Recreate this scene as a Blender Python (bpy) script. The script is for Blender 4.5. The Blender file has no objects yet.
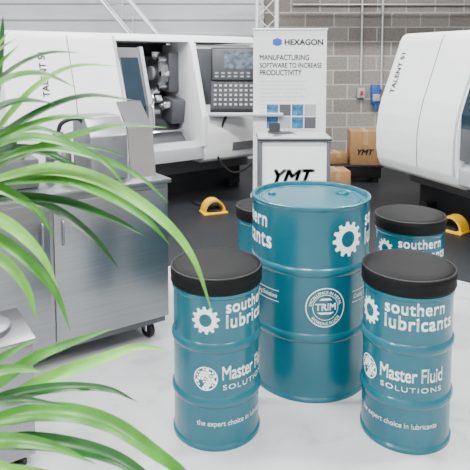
import bpy, bmesh, math, random
from mathutils import Vector, Matrix
random.seed(7)
S=bpy.context.scene
COL=S.collection
# ------------------------------------------------------------ materials
def mat(name,col,rough=.5,metal=0.0,var=0.06,scale=8.0,bump=0.0,spec=.5,coat=0.0,emit=None,stretch=None):
    m=bpy.data.materials.new(name); m.use_nodes=True
    nt=m.node_tree; b=nt.nodes['Principled BSDF']
    tc=nt.nodes.new('ShaderNodeTexCoord'); n=nt.nodes.new('ShaderNodeTexNoise')
    n.inputs['Scale'].default_value=scale; n.inputs['Detail'].default_value=4
    if stretch:
        mp=nt.nodes.new('ShaderNodeMapping'); mp.inputs['Scale'].default_value=stretch
        nt.links.new(tc.outputs['Object'],mp.inputs['Vector']); nt.links.new(mp.outputs[0],n.inputs['Vector'])
    else: nt.links.new(tc.outputs['Object'],n.inputs['Vector'])
    r=nt.nodes.new('ShaderNodeValToRGB')
    r.color_ramp.elements[0].position=.3; r.color_ramp.elements[1].position=.7
    r.color_ramp.elements[0].color=tuple(max(0,c*(1-var)) for c in col)+(1,)
    r.color_ramp.elements[1].color=tuple(min(1,c*(1+var)) for c in col)+(1,)
    nt.links.new(n.outputs['Fac'],r.inputs['Fac']); nt.links.new(r.outputs['Color'],b.inputs['Base Color'])
    b.inputs['Roughness'].default_value=rough; b.inputs['Metallic'].default_value=metal
    b.inputs['Specular IOR Level'].default_value=spec; b.inputs['Coat Weight'].default_value=coat
    b.inputs['Coat Roughness'].default_value=.10
    if bump:
        bp=nt.nodes.new('ShaderNodeBump'); bp.inputs['Strength'].default_value=bump; bp.inputs['Distance'].default_value=.01
        nt.links.new(n.outputs['Fac'],bp.inputs['Height']); nt.links.new(bp.outputs['Normal'],b.inputs['Normal'])
    if emit:
        b.inputs['Emission Color'].default_value=(*emit[0],1); b.inputs['Emission Strength'].default_value=emit[1]
    return m
TEAL=mat('drum_teal_paint',(.003,.108,.152),.27,0,.06,3,coat=.3)
WHITE_INK=mat('white_print',(.92,.94,.94),.45)
WHITE=mat('machine_white',(.82,.83,.84),.38,0,.02)
LGREY=mat('machine_light_grey',(.40,.42,.44),.45)
MGREY=mat('machine_mid_grey',(.09,.095,.105),.45)
DARK=mat('dark_grey_plastic',(.013,.015,.018),.45)
BLACK=mat('black_plastic',(.005,.005,.006),.5)
LEATH=mat('black_leatherette',(.0025,.0025,.003),.58,0,.2,60,bump=.12,spec=.2)
STEEL=mat('stainless_steel',(.31,.32,.33),.32,.95,.08,5,stretch=(.4,.4,12))
STEEL2=mat('galvanised_steel',(.26,.27,.285),.4,.8,.15,12)
CHROME=mat('bright_steel',(.7,.71,.73),.18,1,.03)
ALU=mat('aluminium',(.72,.73,.74),.4,.6,.03)
YEL=mat('yellow_enamel',(.85,.47,.005),.4)
CARD=mat('cardboard',(.38,.21,.09),.85,0,.1,15)
TAPE=mat('packing_tape',(.5,.33,.17),.3)
BLUE=mat('blue_plastic',(.02,.10,.42),.4)
RED=mat('red_plastic',(.55,.02,.02),.4)
INK=mat('dark_print',(.012,.016,.03),.5)
GINK=mat('grey_print',(.09,.10,.12),.5)
LOGO=mat('logo_grey_print',(.20,.20,.21),.5)
BLUEPRINT=mat('banner_blue_print',(.03,.16,.34),.5,0,.8,14)
FABRIC=mat('banner_fabric',(.82,.83,.84),.7,0,.02)
GLASS=mat('dark_window_glass',(.02,.035,.05),.06,0,.1)
SCREEN=mat('lcd_screen',(.12,.16,.19),.15,0,.6,20)
SOIL=mat('soil',(.05,.03,.02),.95,0,.4,40)
POTM=mat('pot_ceramic',(.25,.25,.26),.5)
LEAF=[mat('leaf_green',(.050,.225,.016),.36,0,.4,14),mat('leaf_dark_green',(.010,.080,.010),.36,0,.4,14),mat('leaf_light_green',(.15,.42,.05),.40,0,.3,14)]
STEMM=mat('leaf_stem',(.3,.4,.12),.5)
# ------------------------------------------------------------ helpers
def empty(name,loc=(0,0,0),rz=0):
    e=bpy.data.objects.new(name,None); e.location=loc; e.rotation_euler=(0,0,rz); e.empty_display_size=.1
    COL.objects.link(e); return e
def obj_from_bm(name,bm,m,parent=None,smooth=False,loc=None,rot=None):
    bmesh.ops.recalc_face_normals(bm,faces=bm.faces[:])
    me=bpy.data.meshes.new(name); bm.to_mesh(me); bm.free()
    me.materials.append(m)
    if smooth:
        for p in me.polygons: p.use_smooth=True
        try: me.set_sharp_from_angle(angle=math.radians(smooth if smooth is not True else 40))
        except Exception: pass
    o=bpy.data.objects.new(name,me); COL.objects.link(o)
    if parent: o.parent=parent
    if loc: o.location=loc
    if rot: o.rotation_euler=rot
    return o
def box(name,lo,hi,m,parent=None,bev=0.0,rot=None,seg=2):
    lo=Vector(lo);hi=Vector(hi);c=(lo+hi)/2;s=hi-lo
    bm=bmesh.new(); bmesh.ops.create_cube(bm,size=1)
    for v in bm.verts: v.co=Vector((v.co.x*s.x,v.co.y*s.y,v.co.z*s.z))
    if bev: bmesh.ops.bevel(bm,geom=bm.edges[:],offset=bev,segments=seg,affect='EDGES',profile=.5)
    return obj_from_bm(name,bm,m,parent,smooth=(35 if bev else False),loc=c,rot=rot)
def revolve(name,prof,m,parent=None,loc=(0,0,0),n=64,rot=None,sm=35):
    bm=bmesh.new(); rings=[]
    for r,z in prof:
        if r<1e-6: rings.append([bm.verts.new((0,0,z))])
        else: rings.append([bm.verts.new((r*math.cos(2*math.pi*i/n),r*math.sin(2*math.pi*i/n),z)) for i in range(n)])
    for a,b in zip(rings,rings[1:]):
        for i in range(n):
            j=(i+1)%n
            if len(a)==1 and len(b)==1: continue
            if len(a)==1: bm.faces.new((a[0],b[i],b[j]))
            elif len(b)==1: bm.faces.new((a[i],a[j],b[0]))
            else: bm.faces.new((a[i],a[j],b[j],b[i]))
    return obj_from_bm(name,bm,m,parent,smooth=sm,loc=loc,rot=rot)
def prism(name,prof,x0,x1,m,parent=None,bev=0.0,sm=False):
    """prof in (y,z), extruded along x"""
    bm=bmesh.new()
    a=[bm.verts.new((x0,y,z)) for y,z in prof]; b=[bm.verts.new((x1,y,z)) for y,z in prof]
    bm.faces.new(a); bm.faces.new(b[::-1]); n=len(prof)
    for i in range(n):
        j=(i+1)%n; bm.faces.new((a[i],b[i],b[j],a[j]))
    if bev: bmesh.ops.bevel(bm,geom=bm.edges[:],offset=bev,segments=3,affect='EDGES',profile=.5)
    return obj_from_bm(name,bm,m,parent,smooth=(30 if sm or bev else False))
def tube(name,pts,r,m,parent=None,n=10,smoothpts=True):
    if smoothpts: pts=spline(pts,8)
    pts=[Vector(p) for p in pts]; bm=bmesh.new(); rings=[]
    up=Vector((0,0,1)); prev=None
    for i,p in enumerate(pts):
        t=(pts[min(i+1,len(pts)-1)]-pts[max(i-1,0)]).normalized()
        if prev is None:
            s=t.cross(up)
            if s.length<.01: s=t.cross(Vector((1,0,0)))
        else: s=prev-t*prev.dot(t)
        s.normalize(); prev=s; u=s.cross(t)
        rings.append([bm.verts.new(p+(s*math.cos(2*math.pi*k/n)+u*math.sin(2*math.pi*k/n))*r) for k in range(n)])
    for a,b in zip(rings,rings[1:]):
        for k in range(n):
            j=(k+1)%n; bm.faces.new((a[k],a[j],b[j],b[k]))
    bm.faces.new(rings[0]); bm.faces.new(rings[-1][::-1])
    return obj_from_bm(name,bm,m,parent,smooth=50)
def spline(pts,k=8):
    P=[Vector(p) for p in pts]; out=[]
    Q=[P[0]*2-P[1]]+P+[P[-1]*2-P[-2]]
    for i in range(1,len(Q)-2):
        a,b,c,d=Q[i-1:i+3]
        for s in range(k):
            t=s/k
            out.append(.5*((2*b)+(c-a)*t+(2*a-5*b+4*c-d)*t*t+(-a+3*b-3*c+d)*t**3))
    out.append(P[-1]); return out
# ---- 2D artwork -> bmesh in XY plane
def text_bm(body,width=None,size=1.0,bold=.015,align='LEFT',shear=0,ystretch=1.0,space=1.0):
    c=bpy.data.curves.new('t','FONT'); c.body=body; c.size=1; c.shear=shear; c.resolution_u=4; c.space_character=space
    c.fill_mode='FRONT'
    o=bpy.data.objects.new('t',c); COL.objects.link(o)
    dg=bpy.context.evaluated_depsgraph_get(); me=bpy.data.meshes.new_from_object(o.evaluated_get(dg))
    bpy.data.objects.remove(o); bpy.data.curves.remove(c)
    bm=bmesh.new()
    shifts=[(0,0)]
    if bold>.001: shifts=[(bold,bold),(-bold,bold),(bold,-bold),(-bold,-bold)]
    for dx,dy in shifts:
        n0=len(bm.verts); bm.from_mesh(me); bm.verts.ensure_lookup_table()
        for v in bm.verts[n0:]: v.co.x+=dx; v.co.y+=dy
    bpy.data.meshes.remove(me)
    xs=[v.co.x for v in bm.verts]; x0,x1=min(xs),max(xs)
    s=(width/(x1-x0)) if width else size
    off={'LEFT':0,'CENTER':-(x1-x0)*s/2,'RIGHT':-(x1-x0)*s}[align]
    for v in bm.verts: v.co=Vector(((v.co.x-x0)*s+off,v.co.y*s*ystretch,0))
    return bm
def gear_bm(r,teeth=12,hole=.46):
    bm=bmesh.new(); N=teeth*6
    def ro(i):
        k=i%6; return r if k in(0,1,2,) else r*.80
    A=[];B=[]
    for i in range(N):
        a=2*math.pi*i/N; A.append(bm.verts.new((ro(i)*math.cos(a),ro(i)*math.sin(a),0))); B.append(bm.verts.new((r*hole*math.cos(a),r*hole*math.sin(a),0)))
    for i in range(N):
        j=(i+1)%N; bm.faces.new((A[i],A[j],B[j],B[i]))
    return bm
def ring_add(bm,r0,r1,N=48,cx=0,cy=0):
    A=[bm.verts.new((cx+r1*math.cos(2*math.pi*i/N),cy+r1*math.sin(2*math.pi*i/N),0)) for i in range(N)]
    if r0<=0: bm.faces.new(A); return
    B=[bm.verts.new((cx+r0*math.cos(2*math.pi*i/N),cy+r0*math.sin(2*math.pi*i/N),0)) for i in range(N)]
    for i in range(N):
        j=(i+1)%N; bm.faces.new((A[i],A[j],B[j],B[i]))
def poly_add(bm,pts): bm.faces.new([bm.verts.new((x,y,0)) for x,y in pts])
def merge_bm(dst,src,dx=0,dy=0):
    me=bpy.data.meshes.new('x')
    for v in src.verts: v.co.x+=dx; v.co.y+=dy
    src.to_mesh(me); src.free(); dst.from_mesh(me); bpy.data.meshes.remove(me)
def cells_bm(r):
    bm=bmesh.new(); ring_add(bm,r*.90,r)
    h=r*.165
    for i in range(-7,8):
        for j in range(-7,8):
            x=i*h*1.75+(j%2)*h*.875; y=j*h*1.52
            if math.hypot(x,y)<r*.80 and not (x<-r*.1 and y<-r*.25 and (i+j)%3==0):
                q=h*(.93 if (i*3+j*5)%4 else .6)
                poly_add(bm,[(x+q*math.sin(k*math.pi/3),y+q*math.cos(k*math.pi/3)) for k in range(6)])
    return bm
def arc_bend(bm,R,center=math.pi/2,flip=False):
    for v in bm.verts:
        if flip: a=center+v.co.x/R; rr=R-v.co.y
        else: a=center-v.co.x/R; rr=R+v.co.y
        v.co=Vector((rr*math.cos(a),rr*math.sin(a),0))
def wrap(name,bm,R,ang,z,m,parent,step=.012,off=.0016):
    xs=[v.co.x for v in bm.verts]; x=math.floor(min(xs)/step)*step
    while x<max(xs):
        bmesh.ops.bisect_plane(bm,geom=bm.verts[:]+bm.edges[:]+bm.faces[:],plane_co=(x,0,0),plane_no=(1,0,0)); x+=step
    for v in bm.verts:
        t=ang+v.co.x/R; v.co=Vector(((R+off)*math.cos(t),(R+off)*math.sin(t),z+v.co.y))
    return obj_from_bm(name,bm,m,parent)
def flat(name,bm,m,parent,M):
    for v in bm.verts: v.co=M@v.co
    return obj_from_bm(name,bm,m,parent)
def facing(ox,oy,oz):
    return Matrix.Translation((ox,oy,oz))@Matrix.Rotation(math.pi/2,4,'X')
D=math.radians
# ------------------------------------------------------------ room
XL,XR,YF,YB,ZC=-6.0,5.5,-3.0,9.0,4.6
def floor_mat():
    m=bpy.data.materials.new('painted_concrete_floor'); m.use_nodes=True; nt=m.node_tree; b=nt.nodes['Principled BSDF']
    tc=nt.nodes.new('ShaderNodeTexCoord')
    n1=nt.nodes.new('ShaderNodeTexNoise'); n1.inputs['Scale'].default_value=1.3; n1.inputs['Detail'].default_value=8
    n2=nt.nodes.new('ShaderNodeTexNoise'); n2.inputs['Scale'].default_value=6; n2.inputs['Detail'].default_value=12; n2.inputs['Distortion'].default_value=.6
    for n in(n1,n2): nt.links.new(tc.outputs['Object'],n.inputs['Vector'])
    r1=nt.nodes.new('ShaderNodeValToRGB'); r1.color_ramp.elements[0].position=.35; r1.color_ramp.elements[0].color=(.46,.47,.48,1); r1.color_ramp.elements[1].position=.65; r1.color_ramp.elements[1].color=(.58,.59,.60,1)
    r2=nt.nodes.new('ShaderNodeValToRGB'); r2.color_ramp.elements[0].position=.32; r2.color_ramp.elements[0].color=(.6,.6,.6,1); r2.color_ramp.elements[1].position=.44; r2.color_ramp.elements[1].color=(1,1,1,1)
    mx=nt.nodes.new('ShaderNodeMixRGB'); mx.blend_type='MULTIPLY'; mx.inputs[0].default_value=.4
    nt.links.new(n1.outputs['Fac'],r1.inputs[0]); nt.links.new(n2.outputs['Fac'],r2.inputs[0]); nt.links.new(r1.outputs[0],mx.inputs[1]); nt.links.new(r2.outputs[0],mx.inputs[2]); nt.links.new(mx.outputs[0],b.inputs['Base Color'])
    b.inputs['Roughness'].default_value=.25; return m
def block_mat():
    m=bpy.data.materials.new('concrete_blockwork'); m.use_nodes=True; nt=m.node_tree; b=nt.nodes['Principled BSDF']
    tc=nt.nodes.new('ShaderNodeTexCoord'); mp=nt.nodes.new('ShaderNodeMapping'); mp.inputs['Rotation'].default_value=(-math.pi/2,0,0)
    nt.links.new(tc.outputs['Object'],mp.inputs['Vector'])
    br=nt.nodes.new('ShaderNodeTexBrick'); br.inputs['Scale'].default_value=1; br.inputs['Brick Width'].default_value=.45; br.inputs['Row Height'].default_value=.225
    br.inputs['Mortar Size'].default_value=.010; br.inputs['Color1'].default_value=(.215,.195,.18,1); br.inputs['Color2'].default_value=(.32,.295,.27,1); br.inputs['Mortar'].default_value=(.50,.48,.46,1)
    nt.links.new(mp.outputs[0],br.inputs['Vector'])
    n=nt.nodes.new('ShaderNodeTexNoise'); n.inputs['Scale'].default_value=30; nt.links.new(tc.outputs['Object'],n.inputs['Vector'])
    mx=nt.nodes.new('ShaderNodeMixRGB'); mx.blend_type='OVERLAY'; mx.inputs[0].default_value=.35
    nt.links.new(br.outputs['Color'],mx.inputs[1]); nt.links.new(n.outputs['Fac'],mx.inputs[2]); nt.links.new(mx.outputs[0],b.inputs['Base Color'])
    b.inputs['Roughness'].default_value=.9; return m
FLOORM=floor_mat(); BLOCK=block_mat()
CLAD=mat('wall_cladding_grey',(.50,.52,.54),.6,0,.05,2); PLASTER=mat('white_plaster',(.52,.53,.54),.8); MATM=mat('dark_floor_coating',(.013,.015,.018),.5,0,.35,25,spec=.35)
box('floor',(XL,YF,-.1),(XR,YB,0),FLOORM)
bm=bmesh.new()
pts=[(-5.9,1.3),(-1.2,3.85),(-.05,4.52),(1.1,4.42),(1.75,3.85),(5.4,2.9),(5.4,8.95),(-5.9,8.95)]
t=[bm.verts.new((x,y,.006)) for x,y in pts]; bt=[bm.verts.new((x,y,.0)) for x,y in pts]
bm.faces.new(t)
for i in range(len(pts)):
    j=(i+1)%len(pts); bm.faces.new((t[i],t[j],bt[j],bt[i]))
obj_from_bm('floor_coating_dark',bm,MATM)
box('wall_back',(XL,YB,0),(XR,YB+.2,ZC),BLOCK)
box('wall_left',(XL-.2,YF,0),(XL,YB,ZC),PLASTER); box('wall_right',(XR,YF,0),(XR+.2,YB,ZC),BLOCK); box('wall_front',(XL,YF-.2,0),(XR,YF,ZC),PLASTER)
box('ceiling',(XL,YF,ZC),(XR,YB,ZC+.1),PLASTER)
bm=bmesh.new(); z=0.0; prof=[]
while z<ZC-.05:
    prof+=[(8.96,z),(8.96,z+.16),(8.93,z+.19),(8.93,z+.22),(8.96,z+.25)]; z+=.25
prev=None
for y,z in prof:
    a=bm.verts.new((XL+.02,y,z)); b=bm.verts.new((.45,y,z))
    if prev: bm.faces.new((prev[0],prev[1],b,a))
    prev=(a,b)
obj_from_bm('wall_cladding',bm,CLAD)
# ------------------------------------------------------------ drums
def hoop(R,z,h=.009):
    return [(R,z-.022),(R+h*.5,z-.016),(R+h,z-.007),(R+h,z+.007),(R+h*.5,z+.016),(R,z+.022)]
def drum_body(parent,R,H,zs):
    rim=.006
    p=[(0,.012),(R-.012,.012),(R-.012,0),(R+rim,0),(R+rim,.014),(R,.022)]
    for z in zs: p+=hoop(R,z)
    p+=[(R,H-.022),(R+rim,H-.014),(R+rim,H-.002),(R+rim-.004,H),(R-.008,H),(R-.011,H-.004),(R-.012,H-.02),(R-.03,H-.022),(R-.034,H-.018),(R-.06,H-.017),(0,H-.017)]
    return revolve('drum_body',p,TEAL,parent,n=96)
def southern(parent,R,gr,ga,ta,z1,z2,zg,w1,w2):
    wrap('gear_logo',gear_bm(gr),R,ga,zg,WHITE_INK,parent)
    wrap('print_line_1',text_bm('southern',w1,bold=.022,space=1.10,ystretch=1.12),R,ta,z1,WHITE_INK,parent)
    wrap('print_line_2',text_bm('lubricants',w2,bold=.022,space=1.10,ystretch=1.12),R,ta,z2,WHITE_INK,parent)
def stool(x,y,turn,name):
    e=empty(name,(x,y,.0)); R=.183; f=math.atan2(-y,-x)+turn
    drum_body(e,R,.65,(.20,.43))
    c=[(0,.634),(.150,.634),(R+.001,.649),(R+.009,.654),(R+.012,.660),(R+.010,.668),(R+.012,.69),(R+.012,.704),(R+.007,.718),(R-.006,.727),(R-.03,.732),(R-.08,.7345),(0,.736)]
    revolve('seat_cushion',c,LEATH,e,n=96,sm=60)
    revolve('cushion_piping',[(R+.007+.004*math.cos(a),.718+.004*math.sin(a)) for a in [k*math.pi/4 for k in range(9)]],BLACK,e,n=96,sm=60)
    southern(e,R,.057,f+D(-14),f+D(12),.578,.515,.548,.250,.300)
    wrap('cell_logo',cells_bm(.050),R,f+D(-14),.305,WHITE_INK,e)
    wrap('print_line_3',text_bm('Master Fluid',.265,bold=.014,ystretch=1.45,space=.97),R,f+D(7),.300,WHITE_INK,e)
    wrap('print_line_4',text_bm('SOLUTIONS',.255,bold=.006,ystretch=.72,space=1.2),R,f+D(8),.258,WHITE_INK,e)
    wrap('print_line_5',text_bm('the expert choice in lubricants',.345,bold=.004,ystretch=1.15),R,f+D(-26),.105,WHITE_INK,e)
    return e
stool(-.080,2.370,0,'drum_stool'); stool(.736,2.350,D(-40),'drum_stool')
stool(.985,3.14,D(-30),'drum_stool'); stool(.20,3.34,D(60),'drum_stool')
e=empty('oil_drum_table',(.378,2.80,0)); R=.288; HB=.920; f=math.atan2(-2.8,-.385)
drum_body(e,R,HB,(.305,.615)); q=HB-.017
revolve('bung_large',[(0,q),(.034,q),(.034,q+.005),(.030,q+.011),(.022,q+.011),(.020,q+.006),(0,q+.006)],TEAL,e,loc=(.17,.06,0),n=32)
revolve('bung_small',[(0,q),(.02,q),(.02,q+.007),(.016,q+.010),(0,q+.01)],TEAL,e,loc=(-.19,.05,0),n=24)
revolve('lid_bead',[(.235,q),(.238,q+.004),(.244,q+.004),(.247,q)],TEAL,e,n=64)
southern(e,R,.082,f+D(37),f+D(62),.805,.715,.765,.36,.43)
wrap('print_left_1',text_bm('southern',.36,bold=.022,space=1.1,align='RIGHT',ystretch=1.12),R,f+D(-44),.800,WHITE_INK,e)
wrap('print_left_2',text_bm('lubricants',.43,bold=.022,space=1.1,align='RIGHT',ystretch=1.12),R,f+D(-38),.705,WHITE_INK,e)
bm=bmesh.new(); ring_add(bm,.088,.093); ring_add(bm,.058,.0605)
tb=text_bm('EXCELLENCE IN METAL',.19,bold=.015)
for v in tb.verts: v.co.x-=.095
arc_bend(tb,.065); merge_bm(bm,tb)
tb=text_bm('WORKING FLUIDS',.16,bold=.015)
for v in tb.verts: v.co.x-=.08
arc_bend(tb,.083,center=-math.pi/2,flip=True); merge_bm(bm,tb)
merge_bm(bm,text_bm('TRIM',.098,bold=.03,align='CENTER'),0,-.012)
poly_add(bm,[(-.04,-.022),(.04,-.022),(.025,-.032),(-.025,-.032)]); poly_add(bm,[(-.03,.034),(.03,.034),(.018,.044),(-.018,.044)])
wrap('round_logo',bm,R,f+D(15),.455,WHITE_INK,e)
for k,a in (('l',-48),('r',62)):
    wrap('print_ribbon_'+k,text_bm('Cutting Solutions',.17,bold=.008,shear=.2,align='CENTER',ystretch=1.2),R,f+D(a),.475,WHITE_INK,e)
    bm=bmesh.new(); poly_add(bm,[(-.095,-.015),(.095,-.015),(.095,-.018),(-.095,-.018)]); poly_add(bm,[(-.095,.033),(.095,.033),(.095,.036),(-.095,.036)])
    wrap('ribbon_lines_'+k,bm,R,f+D(a),.475,WHITE_INK,e)
# ------------------------------------------------------------ lathes
def lathe(loc,rz,name='cnc_lathe',tx=.2):
    e=empty(name,loc,rz)
    P=[(.12,.42),(.05,.46),(.01,.55),(0,.66),(0,.86),(.02,1.02),(.06,1.18),(.27,1.77),(.30,1.82),(.35,1.85),(1.2,1.85),(1.2,.42)]
    prism('left_cover',P,0,1.16,WHITE,e,bev=.018)
    Ps=[(y-.004,z) for y,z in P[2:9]]+[(.3,1.7),(.2,.6)]
    prism('cover_seam',Ps,.640,.646,GINK,e)
    prism('cover_edge_trim',[(y-.006,z) for y,z in P[2:9]]+[(.35,1.7),(.2,.6)],1.12,1.145,LGREY,e)
    tb=text_bm('TALENT 51',.44,bold=.014,space=1.05)
    M=Matrix.Translation((tx,.0778,1.23))@Matrix.Rotation(-math.atan2(.21,.59),4,'X')@Matrix.Rotation(math.pi/2,4,'X')@Matrix.Rotation(math.pi/2,4,'Z')@Matrix.Translation((0,0,.006))
    flat('model_lettering',tb,INK,e,M)
    box('plinth',(.05,.55,0),(2.95,1.2,.30),DARK,e,.01)
    box('skirt',(.02,.42,.26),(2.98,1.19,.47),MGREY,e,.01)
    for x in (.2,1.3,2.7): box('foot_%d'%int(x*10),(x,.42,0),(x+.12,.56,.08),BLACK,e,.005)
    box('bay_back',(1.15,.95,.5),(2.12,1.2,1.8),DARK,e)
    box('bay_left_wall',(1.15,.36,.5),(1.19,1.0,1.8),MGREY,e)
    box('bay_floor',(1.16,.16,.45),(2.10,1.0,.60),MGREY,e,.02)
    prism('bay_sill',[(.03,.48),(.03,.62),(.10,.68),(.16,.68),(.16,.48)],1.15,2.08,LGREY,e,bev=.01)
    prism('header',[(.27,1.77),(.30,1.82),(.35,1.85),(1.2,1.85),(1.2,1.77)],1.15,2.98,WHITE,e,bev=.01)
    prism('slant_bed',[(.30,.60),(.90,1.22),(.90,.60)],1.19,2.06,MGREY,e)
    for k,(y,z) in enumerate(((.40,.74),(.68,1.03))):
        box('rail_%d'%k,(1.19,y,z),(2.06,y+.05,z+.05),CHROME,e,.004,rot=(D(46),0,0))
    box('tailstock',(1.86,.36,.86),(2.05,.62,1.14),MGREY,e,.03,rot=(D(10),0,0))
    revolve('tail_centre',[(0,0),(.05,0),(.05,.08),(.03,.10),(0,.17)],CHROME,e,loc=(1.86,.44,1.06),rot=(0,-math.pi/2,0),n=24)
    revolve('spindle_nose',[(0,0),(.20,0),(.20,.14),(.17,.17),(0,.17)],LGREY,e,loc=(1.22,.40,1.10),rot=(0,math.pi/2,-D(22)),n=40)
    revolve('chuck',[(0,.15),(.160,.15),(.165,.16),(.165,.30),(.155,.315),(.05,.315),(.045,.28),(0,.28)],CHROME,e,loc=(1.27,.38,1.10),rot=(0,math.pi/2,-D(22)),n=40)
    for k in range(3):
        a=k*2*math.pi/3+.4
        box('jaw_%d'%k,(1.56,.26+.09*math.cos(a)-.022,1.10+.09*math.sin(a)-.035),(1.63,.26+.09*math.cos(a)+.022,1.10+.09*math.sin(a)+.035),STEEL2,e,.004,rot=(a,0,0))
    revolve('turret',[(0,0),(.17,0),(.19,.02),(.19,.11),(.17,.13),(0,.13)],STEEL2,e,loc=(1.90,.66,1.42),rot=(0,-math.pi/2,0),n=12,sm=20)
    revolve('turret_cap',[(0,.13),(.08,.13),(.08,.16),(0,.17)],LGREY,e,loc=(1.90,.66,1.42),rot=(0,-math.pi/2,0),n=24)
    box('turret_housing',(1.90,.50,1.20),(2.08,.95,1.66),MGREY,e,.02)
    for k in range(8):
        a=k*math.pi/4
        box('tool_holder_%d'%k,(1.76,.66+.21*math.cos(a)-.035,1.42+.21*math.sin(a)-.025),(1.86,.66+.21*math.cos(a)+.035,1.42+.21*math.sin(a)+.025),CHROME,e,.005,rot=(a,0,0))
    prism('sliding_door',[(.075,.70),(.035,.70),(.04,1.10),(.245,1.70),(.285,1.70),(.09,1.10)],1.02,1.42,MGREY,e,bev=.006)
    prism('door_window',[(.034,.98),(.034,1.10),(.225,1.64),(.26,1.64),(.09,1.10),(.08,.98)],1.17,1.37,GLASS,e)
    prism('door_edge',[(.07,.70),(.022,.70),(.028,1.10),(.235,1.71),(.285,1.71),(.09,1.10)],1.40,1.44,LGREY,e,bev=.004)
    tube('door_handle',[(1.42,.03,.85),(1.42,-.03,.88),(1.42,-.02,1.08),(1.42,.05,1.12)],.012,CHROME,e)
    Q=[(.12,.42),(.05,.46),(.02,.55),(.0,.76),(.03,.90),(.12,.99),(.28,1.04),(.33,1.70),(.36,1.75),(1.2,1.75),(1.2,.42)]
    prism('right_body',Q,2.07,2.98,WHITE,e,bev=.02)
    prism('bay_side_frame',[(.0,.62),(.0,.95),(.24,1.76),(.36,1.80),(.7,1.80),(.6,.62)],2.03,2.10,WHITE,e,bev=.008)
    prism('dark_upper_panel',[(.275,1.06),(.315,1.70),(.40,1.70),(.40,1.06)],2.12,2.95,MGREY,e,bev=.004)
    box('body_vent',(2.45,.012,.54),(2.75,.04,.66),MGREY,e)
    c=empty('control_pendant',(2.53,-.13,.11),D(-38)); c.parent=e; c.scale=(1.36,1,.94)
    box('pendant_case',(-.29,-.02,1.30),(.29,.10,1.70),DARK,c,.015)
    box('pendant_bezel',(-.275,-.03,1.32),(.275,-.015,1.685),MGREY,c,.006)
    box('screen',(-.18,-.036,1.45),(.12,-.028,1.665),SCREEN,c)
    prism('keyboard_case',[(-.03,1.30),(-.12,.98),(-.10,.94),(.04,.94),(.09,1.30)],-.29,.29,DARK,c,bev=.008)
    prism('pendant_tray',[(-.13,.94),(-.20,.93),(-.20,.90),(.05,.88),(.05,.94)],-.30,.30,LGREY,c,bev=.006)
    bm=bmesh.new()
    def key(x,y,z,w,h,rx):
        r=bmesh.ops.create_cube(bm,size=1); M=Matrix.Translation((x,y,z))@Matrix.Rotation(rx,4,'X')@Matrix.Diagonal((w,.010,h,1))
        for v in r['verts']: v.co=M@v.co
    for i in range(7):
        for j in range(2): key(-.24+i*.052,-.036,1.36+j*.04,.028,.018,0)
    for i in range(4):
        for j in range(7): key(.15+i*.033,-.036,1.47+j*.028,.018,.012,0)
    for i in range(11):
        for j in range(5):
            t=.15+j*.17
            if not(i>7 and j<2): key(-.25+i*.042,-.03-.09*t-.006,1.30-.32*t,.020,.024,D(-16))
    obj_from_bm('keys',bm,LGREY,c)
    for k,(x,mm) in enumerate(((.12,RED),(.19,YEL),(.25,LGREY))):
        revolve('knob_%d'%k,[(0,0),(.015,0),(.015,.02),(.012,.03),(0,.03)],mm,c,loc=(x,-.062,1.22),rot=(D(74),0,0),n=20)
    tube('pendant_arm',[(0,.06,1.5),(0,.30,1.5),(.05,.5,1.5)],.035,LGREY,c)
    tube('pendant_hose',[(-.14,.02,.95),(-.20,-.02,.75),(-.24,-.02,.42),(-.10,.0,.20),(.08,.0,.36),(.12,.02,.65),(.08,.03,.95)],.011,BLACK,c)
    return e
lathe((-2.0,5.0,0),D(36),tx=.40); lathe((1.50,6.0,0),D(-68),tx=.17)
def pedal(x,y,rz):
    e=empty('foot_pedal',(x,y,.006),rz)
    box('base_plate',(-.13,-.09,0),(.13,.09,.02),YEL,e,.006)
    bm=bmesh.new(); N=10; A=[]
    for ring,(r,hh) in enumerate(((.115,.13),(.095,.11))):
        for yy in (-.05,.09):
            A.append([bm.verts.new((-r*math.cos(math.pi*i/N),yy,.015+hh*math.sin(math.pi*i/N))) for i in range(N+1)])
    for a,b in ((0,1),(2,3),(0,2),(1,3)):
        for i in range(N): bm.faces.new((A[a][i],A[a][i+1],A[b][i+1],A[b][i]))
    obj_from_bm('guard',bm,YEL,e,smooth=50)
    box('treadle',(-.07,-.06,.03),(.07,.06,.05),BLACK,e,.005,rot=(D(12),0,0))
    tube('pedal_cable',[(0,.08,.014),(-.03,.22,.012),(-.08,.34,.012),(-.10,.5,.012)],.008,BLACK,e)
pedal(-.22,5.75,D(20)); pedal(2.00,5.13,D(-50))
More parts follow.
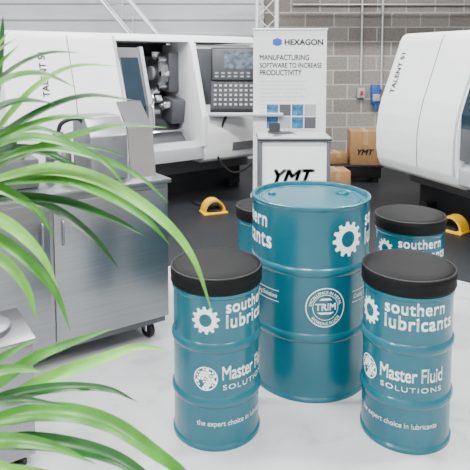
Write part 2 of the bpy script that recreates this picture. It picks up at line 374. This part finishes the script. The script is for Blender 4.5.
# ------------------------------------------------------------ stainless cabinet
e=empty('stainless_coolant_cabinet',(-.37,3.13,0),D(33.5))
L=1.5; W=.62
box('carcass',(-L,.01,.13),(0,W,.90),STEEL,e,.006)
box('top',(-L-.01,-.015,.90),(.012,W+.01,.925),STEEL,e,.006)
for k,(a,b) in enumerate(((-L+.02,-.66),(-.64,-.02))):
    box('door_panel_%d'%k,(a,-.004,.15),(b,.012,.875),STEEL,e,.004)
for k,x in enumerate((-.70,-.60)): tube('handle_%d'%k,[(x,-.004,.78),(x,-.03,.77),(x,-.03,.67),(x,-.004,.66)],.005,STEEL2,e)
box('chassis',(-L+.02,.02,.10),(-.02,W-.02,.135),MGREY,e)
for k,(x,y) in enumerate(((-.10,.08),(-.10,W-.08),(-L+.1,.08),(-L+.1,W-.08))):
    revolve('castor_wheel_%d'%k,[(0,-.015),(.042,-.015),(.048,-.008),(.048,.008),(.042,.015),(0,.015)],BLACK,e,loc=(x,y,.048),rot=(0,math.pi/2,.3),n=24)
    box('castor_fork_%d'%k,(x-.024,y-.02,.045),(x-.018,y+.03,.105),CHROME,e); box('castor_plate_%d'%k,(x-.035,y-.035,.096),(x+.035,y+.035,.104),CHROME,e)
prism('filter_housing',[(.12,.925),(.12,1.17),(.22,1.27),(.42,1.27),(.42,.925)],-.40,-.19,STEEL2,e,bev=.008)
prism('chip_guard',[(.10,.925),(.14,1.20),(.30,1.34),(.305,1.33),(.15,1.19),(.112,.925)],-.18,-.03,CHROME,e)
revolve('canister',[(0,.925),(.07,.925),(.07,1.12),(.06,1.15),(.03,1.16),(.03,1.19),(0,1.19)],CHROME,e,loc=(-.52,.30,0),n=32)
box('pump_box',(-.95,.15,.925),(-.66,.45,1.08),MGREY,e,.015)
revolve('motor',[(0,0),(.06,0),(.065,.02),(.065,.12),(.05,.15),(0,.15)],DARK,e,loc=(-.80,.30,1.08),n=28)
tube('hose_1',[(-.52,.30,1.18),(-.50,.28,1.24),(-.42,.26,1.26),(-.36,.28,1.20)],.012,BLACK,e)
tube('hose_2',[(-.75,.2,1.07),(-.70,.12,1.14),(-.60,.16,1.14),(-.55,.24,1.05)],.012,MGREY,e)
# small stainless tank, foreground left
e=empty('stainless_tank',(-.775,2.10,0),D(33.5))
box('tank_body',(-.5,0,.05),(0,.30,.50),STEEL,e,.008)
box('tank_rim',(-.51,-.012,.50),(.012,.312,.525),STEEL,e,.006)
revolve('tank_lid',[(0,.525),(.10,.525),(.10,.545),(.09,.552),(0,.555)],STEEL2,e,loc=(-.15,.15,0),n=40)
box('tank_panel',(-.45,-.008,.1),(-.05,.0,.44),STEEL,e,.003)
for k,(x,y) in enumerate(((-.05,.05),(-.45,.05),(-.05,.25),(-.45,.25))): revolve('foot_%d'%k,[(0,0),(.025,0),(.025,.01),(.012,.02),(.012,.06),(0,.06)],BLACK,e,loc=(x,y,0),n=16)
# ------------------------------------------------------------ roll-up banner
e=empty('roll_up_banner',(.60,6.25,0))
box('cassette',(-.43,-.06,.006),(.43,.06,.09),ALU,e,.02)
box('graphic_sheet',(-.40,-.004,.09),(.40,.0,1.90),FABRIC,e)
box('top_rail',(-.41,-.012,1.89),(.41,.010,1.915),ALU,e,.004)
tube('pole',[(0,.03,.09),(0,.03,1.0),(0,.03,1.9)],.010,ALU,e)
def ftext(n,body,w,x,z,m,y=-.006,**k): flat(n,text_bm(body,w,**k),m,e,facing(x,y,z))
ftext('heading','HEXAGON',.42,-.06,1.735,GINK,bold=.03)
bm=bmesh.new(); poly_add(bm,[(0,.0),(.05,-.02),(.10,.0),(.10,.05),(.05,.07),(0,.05)]); flat('hexagon_mark',bm,BLUE,e,facing(-.19,-.006,1.74))
for k,(t_,w_) in enumerate((('MANUFACTURING',.54),('SOFTWARE TO INCREASE',.68),('PRODUCTIVITY',.46))): ftext('title_%d'%k,t_,w_,-.33,1.57-k*.083,GINK,bold=.018,ystretch=1.3)
for k in range(11):
    ftext('body_text_%d'%k,random.choice(['create quality process components with a','complete range of production software that','drives productivity and makes data work so','teams can design and make better parts now']),.40+random.random()*.12,-.33,1.33-k*.042,LGREY,bold=0)
box('photo_panel',(-.25,-.008,.80),(.30,-.005,1.10),FABRIC,e)
for k in range(4):
    for j in range(2): box('photo_tile_%d_%d'%(k,j),(-.25+k*.138,-.010,.82+j*.14),(-.125+k*.138,-.007,.945+j*.14),[BLUEPRINT,LGREY,BLUEPRINT,MGREY][(k+j*2)%4],e)
# ------------------------------------------------------------ podium
e=empty('promotional_counter',(.515,5.05,.006))
box('front_panel',(-.28,-.17,.05),(.28,-.16,.86),FABRIC,e)
box('side_left',(-.29,-.16,.05),(-.28,.17,.86),FABRIC,e); box('side_right',(.28,-.16,.05),(.29,.17,.86),FABRIC,e); box('back_panel',(-.28,.16,.05),(.28,.17,.86),FABRIC,e)
for k,(x,y) in enumerate(((-.295,-.175),(.295,-.175),(-.295,.175),(.295,.175))): box('post_%d'%k,(x-.014,y-.012,0),(x+.014,y+.012,.87),MGREY,e,.003)
box('top_board',(-.315,-.20,.87),(.315,.20,.905),LGREY,e,.006); box('top_edge',(-.317,-.203,.875),(.317,.203,.892),DARK,e); box('lower_rail',(-.3,-.18,.02),(.3,-.165,.06),MGREY,e)
flat('logo',text_bm('YMT',.36,bold=.035,shear=.35,align='CENTER',ystretch=1.0),LOGO,e,facing(.0,-.174,.50))
flat('logo_sub',text_bm('TECHNOLOGIES',.32,bold=.006,align='CENTER'),GINK,e,facing(0,-.174,.44))
e=empty('brochure_stack',(.42,5.02,.911))
for k in range(4): box('brochure_%d'%k,(-.11,-.08,k*.006),(.10,.07,k*.006+.005),[FABRIC,LGREY,FABRIC,DARK][k],e,rot=(0,0,k*.12))
e=empty('brochure_holder',(.36,5.16,.911)); box('holder_base',(-.06,-.04,0),(.06,.04,.015),BLACK,e); box('leaflet',(-.05,0,.01),(.05,.012,.09),DARK,e,rot=(D(-12),0,0))
# ------------------------------------------------------------ boxes
e=empty('storage_crate',(1.52,7.35,.006))
box('crate_body',(-.34,-.2,.06),(.34,.2,.20),BLACK,e,.01); box('crate_lid',(-.36,-.22,.20),(.36,.22,.23),DARK,e,.01)
for k,x in enumerate((-.28,.28)):
    for j,y in enumerate((-.15,.15)): box('crate_foot_%d%d'%(k,j),(x-.03,y-.03,0),(x+.03,y+.03,.06),BLACK,e)
def carton(x,y,z,w,d,h,rz,lab=None):
    e=empty('cardboard_box',(x,y,z),rz); box('carton',(-w/2,-d/2,0),(w/2,d/2,h),CARD,e,.004)
    box('tape',(-.03,-d/2-.002,h*.6),(.03,d/2+.002,h+.002),TAPE,e)
    if lab: flat('label',text_bm(lab,w*.55,bold=.03,shear=.3,align='CENTER'),INK,e,facing(0,-d/2-.004,h*.30))
carton(1.67,7.33,.238,.38,.34,.43,D(-4),'YMT'); carton(1.31,7.36,.238,.24,.26,.14,D(10)); carton(1.20,6.75,.006,.30,.3,.26,D(5))
# ------------------------------------------------------------ wall services
def conduit(x,z0,z1): tube('wall_conduit',[(x,8.965,z0),(x,8.965,z1)],.018,ALU,smoothpts=False)
conduit(1.98,1.15,4.5); conduit(2.30,1.1,4.5)
tube('ceiling_conduit_run',[(.9,8.96,2.42),(5.2,8.96,2.42)],.016,ALU,smoothpts=False)
e=empty('wall_socket',(2.20,8.999,.98)); box('back_box',(-.06,-.11,-.10),(.07,-.0,.20),BLUE,e,.01); box('lid',(-.05,-.13,-.06),(.06,-.105,.05),LGREY,e,.01); revolve('plug',[(0,0),(.03,0),(.035,.1),(.02,.12),(0,.12)],BLUE,e,loc=(.01,-.07,-.20),n=20)
e=empty('isolator_switch',(1.98,8.999,1.05)); box('case',(-.06,-.09,-.08),(.06,0,.08),LGREY,e,.01); box('knob',(-.02,-.12,-.03),(.02,-.088,.03),RED,e,.004)
e=empty('steel_roof_beam',(0,8.2,2.50),D(0))
box('flange_top',(.35,-.08,.24),(5.4,.08,.255),ALU,e); box('flange_bottom',(.35,-.08,0),(5.4,.08,.015),ALU,e); box('web',(.35,-.006,.01),(5.4,.006,.245),ALU,e)
def truss(name,a,b,w):
    a=Vector(a);b=Vector(b);e=empty(name,a); d=b-a; L=d.length; t=d.normalized(); s=t.cross(Vector((0,1,0))).normalized(); u=t.cross(s)
    cs=[(s*i+u*j)*w/2 for i,j in((-1,-1),(1,-1),(1,1),(-1,1))]
    for k,c in enumerate(cs): tube('chord_%d'%k,[c,c+d],.020,ALU,e,smoothpts=False)
    n=max(2,int(L/w))
    for f_ in range(4):
        c0,c1=cs[f_],cs[(f_+1)%4]; pts=[ (c0 if i%2==0 else c1)+t*(L*i/n) for i in range(n+1)]
        tube('lacing_%d'%f_,pts,.009,ALU,e,n=6,smoothpts=False)
    return e
truss('lighting_truss',(.42,7.6,.012),(.42,7.6,4.5),.26)
truss('truss_brace',(-2.35,8.3,3.2),(-.55,8.3,1.0),.30)
box('truss_brace_post',(-.65,8.2,.006),(-.45,8.4,1.0),ALU)
e=empty('electrical_cabinet',(-3.35,4.35,.006),D(36))
box('cabinet_body',(-.5,0,.08),(.9,.9,1.62),WHITE,e,.02); box('cabinet_door',(-.45,-.02,.14),(.85,.0,1.55),LGREY,e,.008); box('cabinet_plinth',(-.48,.03,0),(.88,.87,.08),DARK,e)
# ------------------------------------------------------------ plant
plant=empty('potted_palm',(0,0,0))
def leaf(pts,w,m,nh=(0,-.62,.78),k=0):
    w*=1.15
    P=spline(pts,9); n=len(P); bm=bmesh.new(); rows=[]; nh=Vector(nh)
    for i,p in enumerate(P):
        t=i/(n-1); tg=(P[min(i+1,n-1)]-P[max(i-1,0)]).normalized(); s=tg.cross(nh).normalized(); u=s.cross(tg)
        ww=w*(.25+.75*min(1,t*3.2))*max(.02,(1-t**2.6))
        rows.append([bm.verts.new(p-s*ww),bm.verts.new(p-s*ww*.5-u*ww*.22),bm.verts.new(p-u*ww*.42),bm.verts.new(p+s*ww*.5-u*ww*.22),bm.verts.new(p+s*ww)])
    for a,b in zip(rows,rows[1:]):
        for q in range(4): bm.faces.new((a[q],a[q+1],b[q+1],b[q]))
    return obj_from_bm('leaf_%d'%k,bm,m,plant,smooth=80)
G,Dk,Lt=LEAF
leaves=[
 ([(-.52,1.0,1.34),(-.40,.98,1.385),(-.31,.97,1.40),(-.22,.97,1.375),(-.13,.98,1.31),(-.075,.99,1.235),(-.040,1.0,1.125)],.0130,Lt),
 ([(-.53,1.02,1.33),(-.42,1.02,1.365),(-.32,1.02,1.372),(-.23,1.02,1.34),(-.16,1.03,1.29),(-.12,1.04,1.24)],.011,G),
 ([(-.50,1.05,1.36),(-.40,1.05,1.41),(-.31,1.06,1.445),(-.22,1.07,1.465),(-.13,1.08,1.458)],.0105,G),
 ([(-.50,1.0,1.38),(-.42,1.0,1.45),(-.34,1.0,1.50),(-.26,1.0,1.525),(-.17,1.0,1.515)],.010,Dk),
 ([(-.50,1.1,1.40),(-.44,1.1,1.48),(-.38,1.1,1.54),(-.31,1.1,1.575),(-.22,1.1,1.575)],.0095,Lt),
 ([(-.50,1.0,1.40),(-.455,1.0,1.50),(-.42,1.0,1.57),(-.375,1.0,1.615)],.011,G),
 ([(-.48,1.08,1.42),(-.455,1.08,1.52),(-.44,1.08,1.62),(-.435,1.08,1.67)],.009,Dk),
 ([(-.50,.95,1.36),(-.42,.94,1.43),(-.36,.93,1.46),(-.29,.93,1.455),(-.22,.94,1.42),(-.18,.94,1.37)],.010,G),
 ([(-.52,1.06,1.31),(-.42,1.06,1.325),(-.34,1.07,1.30),(-.27,1.08,1.24),(-.23,1.09,1.18)],.010,Dk),
 ([(-.50,.96,1.29),(-.42,.95,1.29),(-.36,.95,1.25),(-.31,.95,1.19),(-.285,.95,1.12)],.010,G),
 ([(-.50,1.0,1.25),(-.43,1.0,1.235),(-.38,1.0,1.18),(-.36,1.0,1.11)],.010,Lt),
 ([(-.50,1.0,1.34),(-.40,1.0,1.345),(-.30,1.0,1.335),(-.21,1.0,1.30),(-.16,1.0,1.27)],.009,Dk),
 ([(-.50,1.12,1.36),(-.44,1.12,1.40),(-.36,1.13,1.42),(-.28,1.14,1.41),(-.22,1.15,1.39)],.008,Dk),
 ([(-.50,.97,1.42),(-.44,.97,1.51),(-.39,.97,1.555),(-.33,.97,1.565),(-.27,.97,1.54)],.010,G),
 ([(-.50,1.02,1.44),(-.46,1.02,1.54),(-.43,1.02,1.60),(-.40,1.02,1.64)],.009,Lt),
 ([(-.50,.98,1.39),(-.43,.97,1.44),(-.37,.97,1.47),(-.30,.97,1.49),(-.235,.98,1.485)],.010,G),
 ([(-.50,1.03,1.40),(-.44,1.03,1.42),(-.38,1.04,1.425),(-.31,1.04,1.40),(-.26,1.05,1.36)],.010,Dk),
 ([(-.50,1.0,1.36),(-.45,.99,1.37),(-.40,.99,1.355),(-.35,.99,1.32),(-.32,.99,1.27)],.010,G),
 ([(-.52,1.0,1.35),(-.42,.99,1.41),(-.34,.99,1.435),(-.25,.99,1.42),(-.17,1.0,1.38),(-.12,1.01,1.33)],.009,G),
 ([(-.50,1.04,1.45),(-.45,1.04,1.53),(-.40,1.04,1.575),(-.34,1.04,1.60),(-.28,1.04,1.60)],.008,Dk),
 ([(-.50,.96,1.40),(-.45,.95,1.46),(-.41,.95,1.50),(-.36,.95,1.52),(-.30,.95,1.515)],.012,Dk),
 ([(-.50,.95,1.33),(-.44,.94,1.335),(-.38,.94,1.31),(-.33,.94,1.26),(-.30,.94,1.20)],.012,Lt),
 ([(-.50,1.0,1.44),(-.47,1.0,1.52),(-.445,1.0,1.57),(-.42,1.0,1.60),(-.38,1.0,1.625)],.011,G),
 ([(-.50,1.06,1.37),(-.46,1.06,1.42),(-.42,1.06,1.45),(-.37,1.06,1.46),(-.31,1.07,1.44)],.011,G),
 # lower crown
 ([(-.50,.96,.93),(-.40,.95,.995),(-.31,.95,1.04),(-.23,.95,1.07),(-.17,.96,1.085),(-.12,.97,1.075)],.012,Lt),
 ([(-.50,.92,.93),(-.40,.91,.985),(-.30,.90,1.005),(-.21,.90,.985),(-.13,.90,.93),(-.08,.91,.88),(-.055,.91,.83)],.0145,G),
 ([(-.50,.90,.90),(-.40,.89,.955),(-.30,.88,.965),(-.20,.88,.94),(-.13,.88,.89),(-.09,.89,.83)],.013,Dk),
 ([(-.50,.88,.88),(-.42,.86,.925),(-.33,.85,.93),(-.24,.85,.905),(-.17,.85,.86),(-.13,.85,.80)],.013,Lt),
 ([(-.50,.95,.95),(-.42,.95,1.02),(-.35,.95,1.07),(-.28,.95,1.10),(-.21,.96,1.12)],.011,G),
 ([(-.50,.90,.86),(-.42,.89,.88),(-.34,.88,.87),(-.27,.88,.83),(-.23,.88,.78)],.013,G),
 ([(-.50,.92,.98),(-.44,.92,1.05),(-.39,.92,1.09),(-.33,.93,1.12)],.010,G),
 ([(-.50,.93,.92),(-.42,.93,.96),(-.34,.93,.98),(-.26,.94,.97),(-.19,.95,.94),(-.15,.95,.90)],.010,Lt),
 ([(-.48,.9,.84),(-.42,.88,.84),(-.37,.87,.80),(-.34,.87,.74)],.013,Dk),
 ([(-.50,.87,.92),(-.43,.86,.97),(-.36,.85,.99),(-.29,.85,.98),(-.22,.85,.95)],.012,G),
 ([(-.50,.86,.90),(-.44,.84,.93),(-.38,.83,.935),(-.31,.83,.91),(-.26,.83,.86)],.013,Dk),
 ([(-.50,.88,.95),(-.45,.87,1.01),(-.40,.86,1.04),(-.34,.86,1.05),(-.27,.87,1.035)],.011,Dk),
 ([(-.48,.84,.86),(-.42,.82,.885),(-.35,.81,.88),(-.28,.81,.85),(-.22,.81,.80)],.012,G),
 ([(-.49,.85,.92),(-.44,.83,.965),(-.39,.82,.975),(-.33,.82,.955),(-.29,.82,.915)],.011,Lt),
 ([(-.48,.82,.90),(-.42,.80,.92),(-.36,.79,.915),(-.30,.79,.88),(-.26,.79,.84)],.014,G),
 ([(-.50,.94,.96),(-.43,.93,1.0),(-.36,.93,1.02),(-.29,.93,1.03),(-.22,.94,1.02),(-.17,.95,.99)],.010,Dk),
 ([(-.48,.80,.93),(-.42,.78,.955),(-.37,.77,.955),(-.32,.77,.93),(-.28,.77,.89)],.014,Dk),
 ([(-.50,.90,1.0),(-.45,.89,1.05),(-.41,.89,1.075),(-.36,.89,1.085),(-.31,.89,1.08)],.012,G),
 ([(-.48,.80,.86),(-.42,.78,.87),(-.37,.77,.85),(-.33,.77,.81)],.015,G),
 ([(-.46,.86,.82),(-.39,.85,.83),(-.32,.85,.82),(-.26,.85,.79)],.013,Lt),
]
for k,(p,w,m) in enumerate(leaves): leaf(p,w,m,k=k)
tube('stem_1',[(-.74,1.12,.30),(-.66,1.08,.8),(-.56,1.03,1.15),(-.51,1.01,1.42)],.010,STEMM,plant)
tube('stem_2',[(-.72,1.08,.30),(-.66,1.0,.6),(-.57,.95,.80),(-.50,.92,.98)],.010,STEMM,plant)
tube('stem_3',[(-.78,1.12,.30),(-.82,1.2,.8),(-.95,1.3,1.3)],.010,STEMM,plant)
revolve('pot',[(0,.0),(.14,.0),(.15,.02),(.19,.32),(.195,.34),(.18,.34),(.175,.30),(0,.30)],POTM,plant,loc=(-.76,1.11,0),n=40)
revolve('soil',[(0,.301),(.172,.301),(.0,.312)],SOIL,plant,loc=(-.76,1.11,0),n=30)
# ------------------------------------------------------------ lights
EM=mat('luminaire_diffuser',(.9,.9,.9),.5,emit=((1,.99,.97),14))
for i,x in enumerate((-3.6,-.6,2.4)):
    for j,y in enumerate((-.8,2.6,6.0)):
        e=empty('ceiling_light',(x,y,ZC-.30)); box('housing',(-.75,-.16,0),(.75,.16,.06),ALU,e,.005); box('diffuser',(-.72,-.14,-.012),(.72,.14,0),EM,e)
        for k,xx in enumerate((-.5,.5)): tube('wire_%d'%k,[(xx,0,.06),(xx,0,.30)],.004,BLACK,e,smoothpts=False)
        l=bpy.data.lights.new('lamp','AREA'); l.shape='RECTANGLE'; l.size=1.4; l.size_y=.3; l.energy=(165,170,160)[j]; l.color=(1,.995,.985)
        o=bpy.data.objects.new('lamp',l); o.location=(0,0,-.03); o.parent=e; COL.objects.link(o)
w=bpy.data.worlds.new('world'); S.world=w; w.use_nodes=True; w.node_tree.nodes['Background'].inputs[0].default_value=(.85,.9,1,1); w.node_tree.nodes['Background'].inputs[1].default_value=.6
# ------------------------------------------------------------ camera
cd=bpy.data.cameras.new('camera'); cam=bpy.data.objects.new('camera',cd); COL.objects.link(cam)
cd.sensor_width=36; cd.lens=43.66; cd.shift_y=-.27; cam.location=(0,0,1.59); cam.rotation_euler=(D(85),0,0)
cd.dof.use_dof=True; cd.dof.focus_distance=2.9; cd.dof.aperture_fstop=11; cd.clip_start=.05
S.camera=cam
